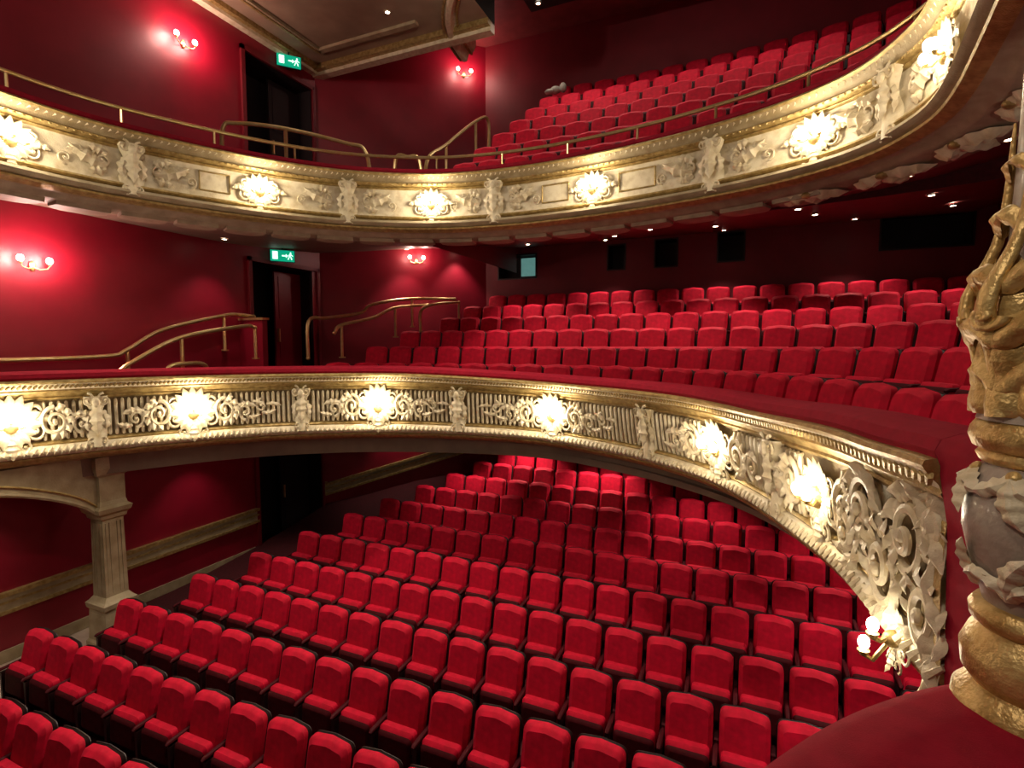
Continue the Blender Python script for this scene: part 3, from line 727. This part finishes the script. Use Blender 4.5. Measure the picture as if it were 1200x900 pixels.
# ------------------------------------------------------------------ lamps & lighting
def soffit_downlight(x,y,P,size=90):
    p=Vector((x,y)); s=GAL.near(x,y); q,t=GAL.at(s); a=q-N2(t)*.98; b=hit(a,-N2(t)); f=max(0,min(1,(p-a).length/max(.1,(b-a).length)))
    downlight(x,y,2.185+(soff_end(s)-2.2)*f,P,size)
for x,y,off in [(-8.8,4.3,1.15),(-8.45,5.7,1.15),(-7.9,6.75,1.15),(-4.9,9.05,1.1),(-1.1,8.8,1.15),(1.1,7.75,1.15)]:
    s=GAL.near(x,y); q,t=GAL.at(s); p=q-N2(t)*off; soffit_downlight(p.x,p.y,40 if x<-7 else 60,95)
for x,y,P in [(-10.35,8.2,90),(-8.9,12.9,120),(-7.9,14.1,120),(-5.2,13.0,190),(-2.8,12.4,210),(-.6,12.2,210),(1.2,11.8,190),(2.8,11.0,110),(-4.5,11.4,150),(-1.8,11.2,140),(.8,10.4,50),(2.6,7.6,25),(3.6,12.8,150),(-.5,14.0,140),(-3.4,14.0,140),(2.2,14.0,140)]:
    soffit_downlight(x,y,P)
for x,y,P in [(-8.4,8.4,50),(-6.2,9.8,40),(-6.4,11.6,150),(-5.4,13.2,230),(-3.6,10.2,40),(-3.2,12.6,240),(-1.0,9.4,60),(-.8,11.2,160),(1.6,8.0,180),(1.8,10.4,160),(1.7,5.6,150),(-9.2,12.9,60),(-10.3,7.6,60),(-10.5,3.6,60),(3.4,8.4,60)]:
    downlight(x,y,-2.015,P,95)
for x,y in [(-7.6,10.4),(-8.6,8.6)]:
    downlight(x,y,7.54,110,110)
for x,y in [(-4.9,12.9),(-4.1,12.2),(-2.9,12.9),(-3.7,10.4),(-1,12.9),(.8,12.4),(1.3,10.5)]:
    downlight(x,y,8.48,110,120)
def added_spot(x,y,z,tx,ty,tz,P,size):  # unseen spots added for fill, each given a modelled can and stem
    e=empty('added_spotlight',(x,y,z)); mb=MB()
    q=(Vector((tx,ty,tz))-Vector((x,y,z))).normalized()
    c=[tuple(-q*.35),tuple(-q*.3),tuple(Vector((0,0,0)))]
    tube(mb,c,[.08,.14,.15],M_BLACK,IDM,12,False)
    tube(mb,[tuple(-q*.2),tuple(-q*.2+Vector((0,0,.6)))],.02,M_BLACK)
    mb.obj('added_lamp_can',parent=e)
    slight('added_beam',tuple(q*.03),tuple(q*5),P,HOUSE,size,.6,.15,e)
added_spot(-3.5,6.4,8.0,-4.2,4.9,-5,3100,56)
added_spot(-6.0,4.8,7.3,-6.3,4.0,-5,900,60)
added_spot(-1.0,1.0,6.6,-9.5,6.0,1,500,95)
added_spot(-6.5,1.5,6.8,.0,10.0,3,800,85)
added_spot(-4.5,7.6,6.6,-6.7,11.2,7.6,160,45)  # added to brighten the dome rim
added_spot(-1.5,.2,5.0,.6,2.6,-1,220,60)
added_spot(-.9,-.3,1.8,.7,1.8,-.2,90,60)  # added near the camera to brighten the column
added_spot(2.9,4.0,.9,2.1,6.6,2.1,40,70)  # out-of-view uplight added to brighten the gallery underside

w=bpy.data.worlds.new('dim_ambient_fill'); S.world=w; w.use_nodes=True  # weak ambient fill added, entering through the open stage side
w.node_tree.nodes['Background'].inputs['Color'].default_value=(1,.76,.62,1)
w.node_tree.nodes['Background'].inputs['Strength'].default_value=.04

cam=bpy.data.cameras.new('camera'); co=bpy.data.objects.new('camera',cam); S.collection.objects.link(co)
cam.sensor_width=36; cam.lens=18.6; cam.clip_start=.03; cam.clip_end=200
co.location=(0,0,0); co.rotation_euler=(radians(90-4.15),0,radians(23.5))
S.camera=co
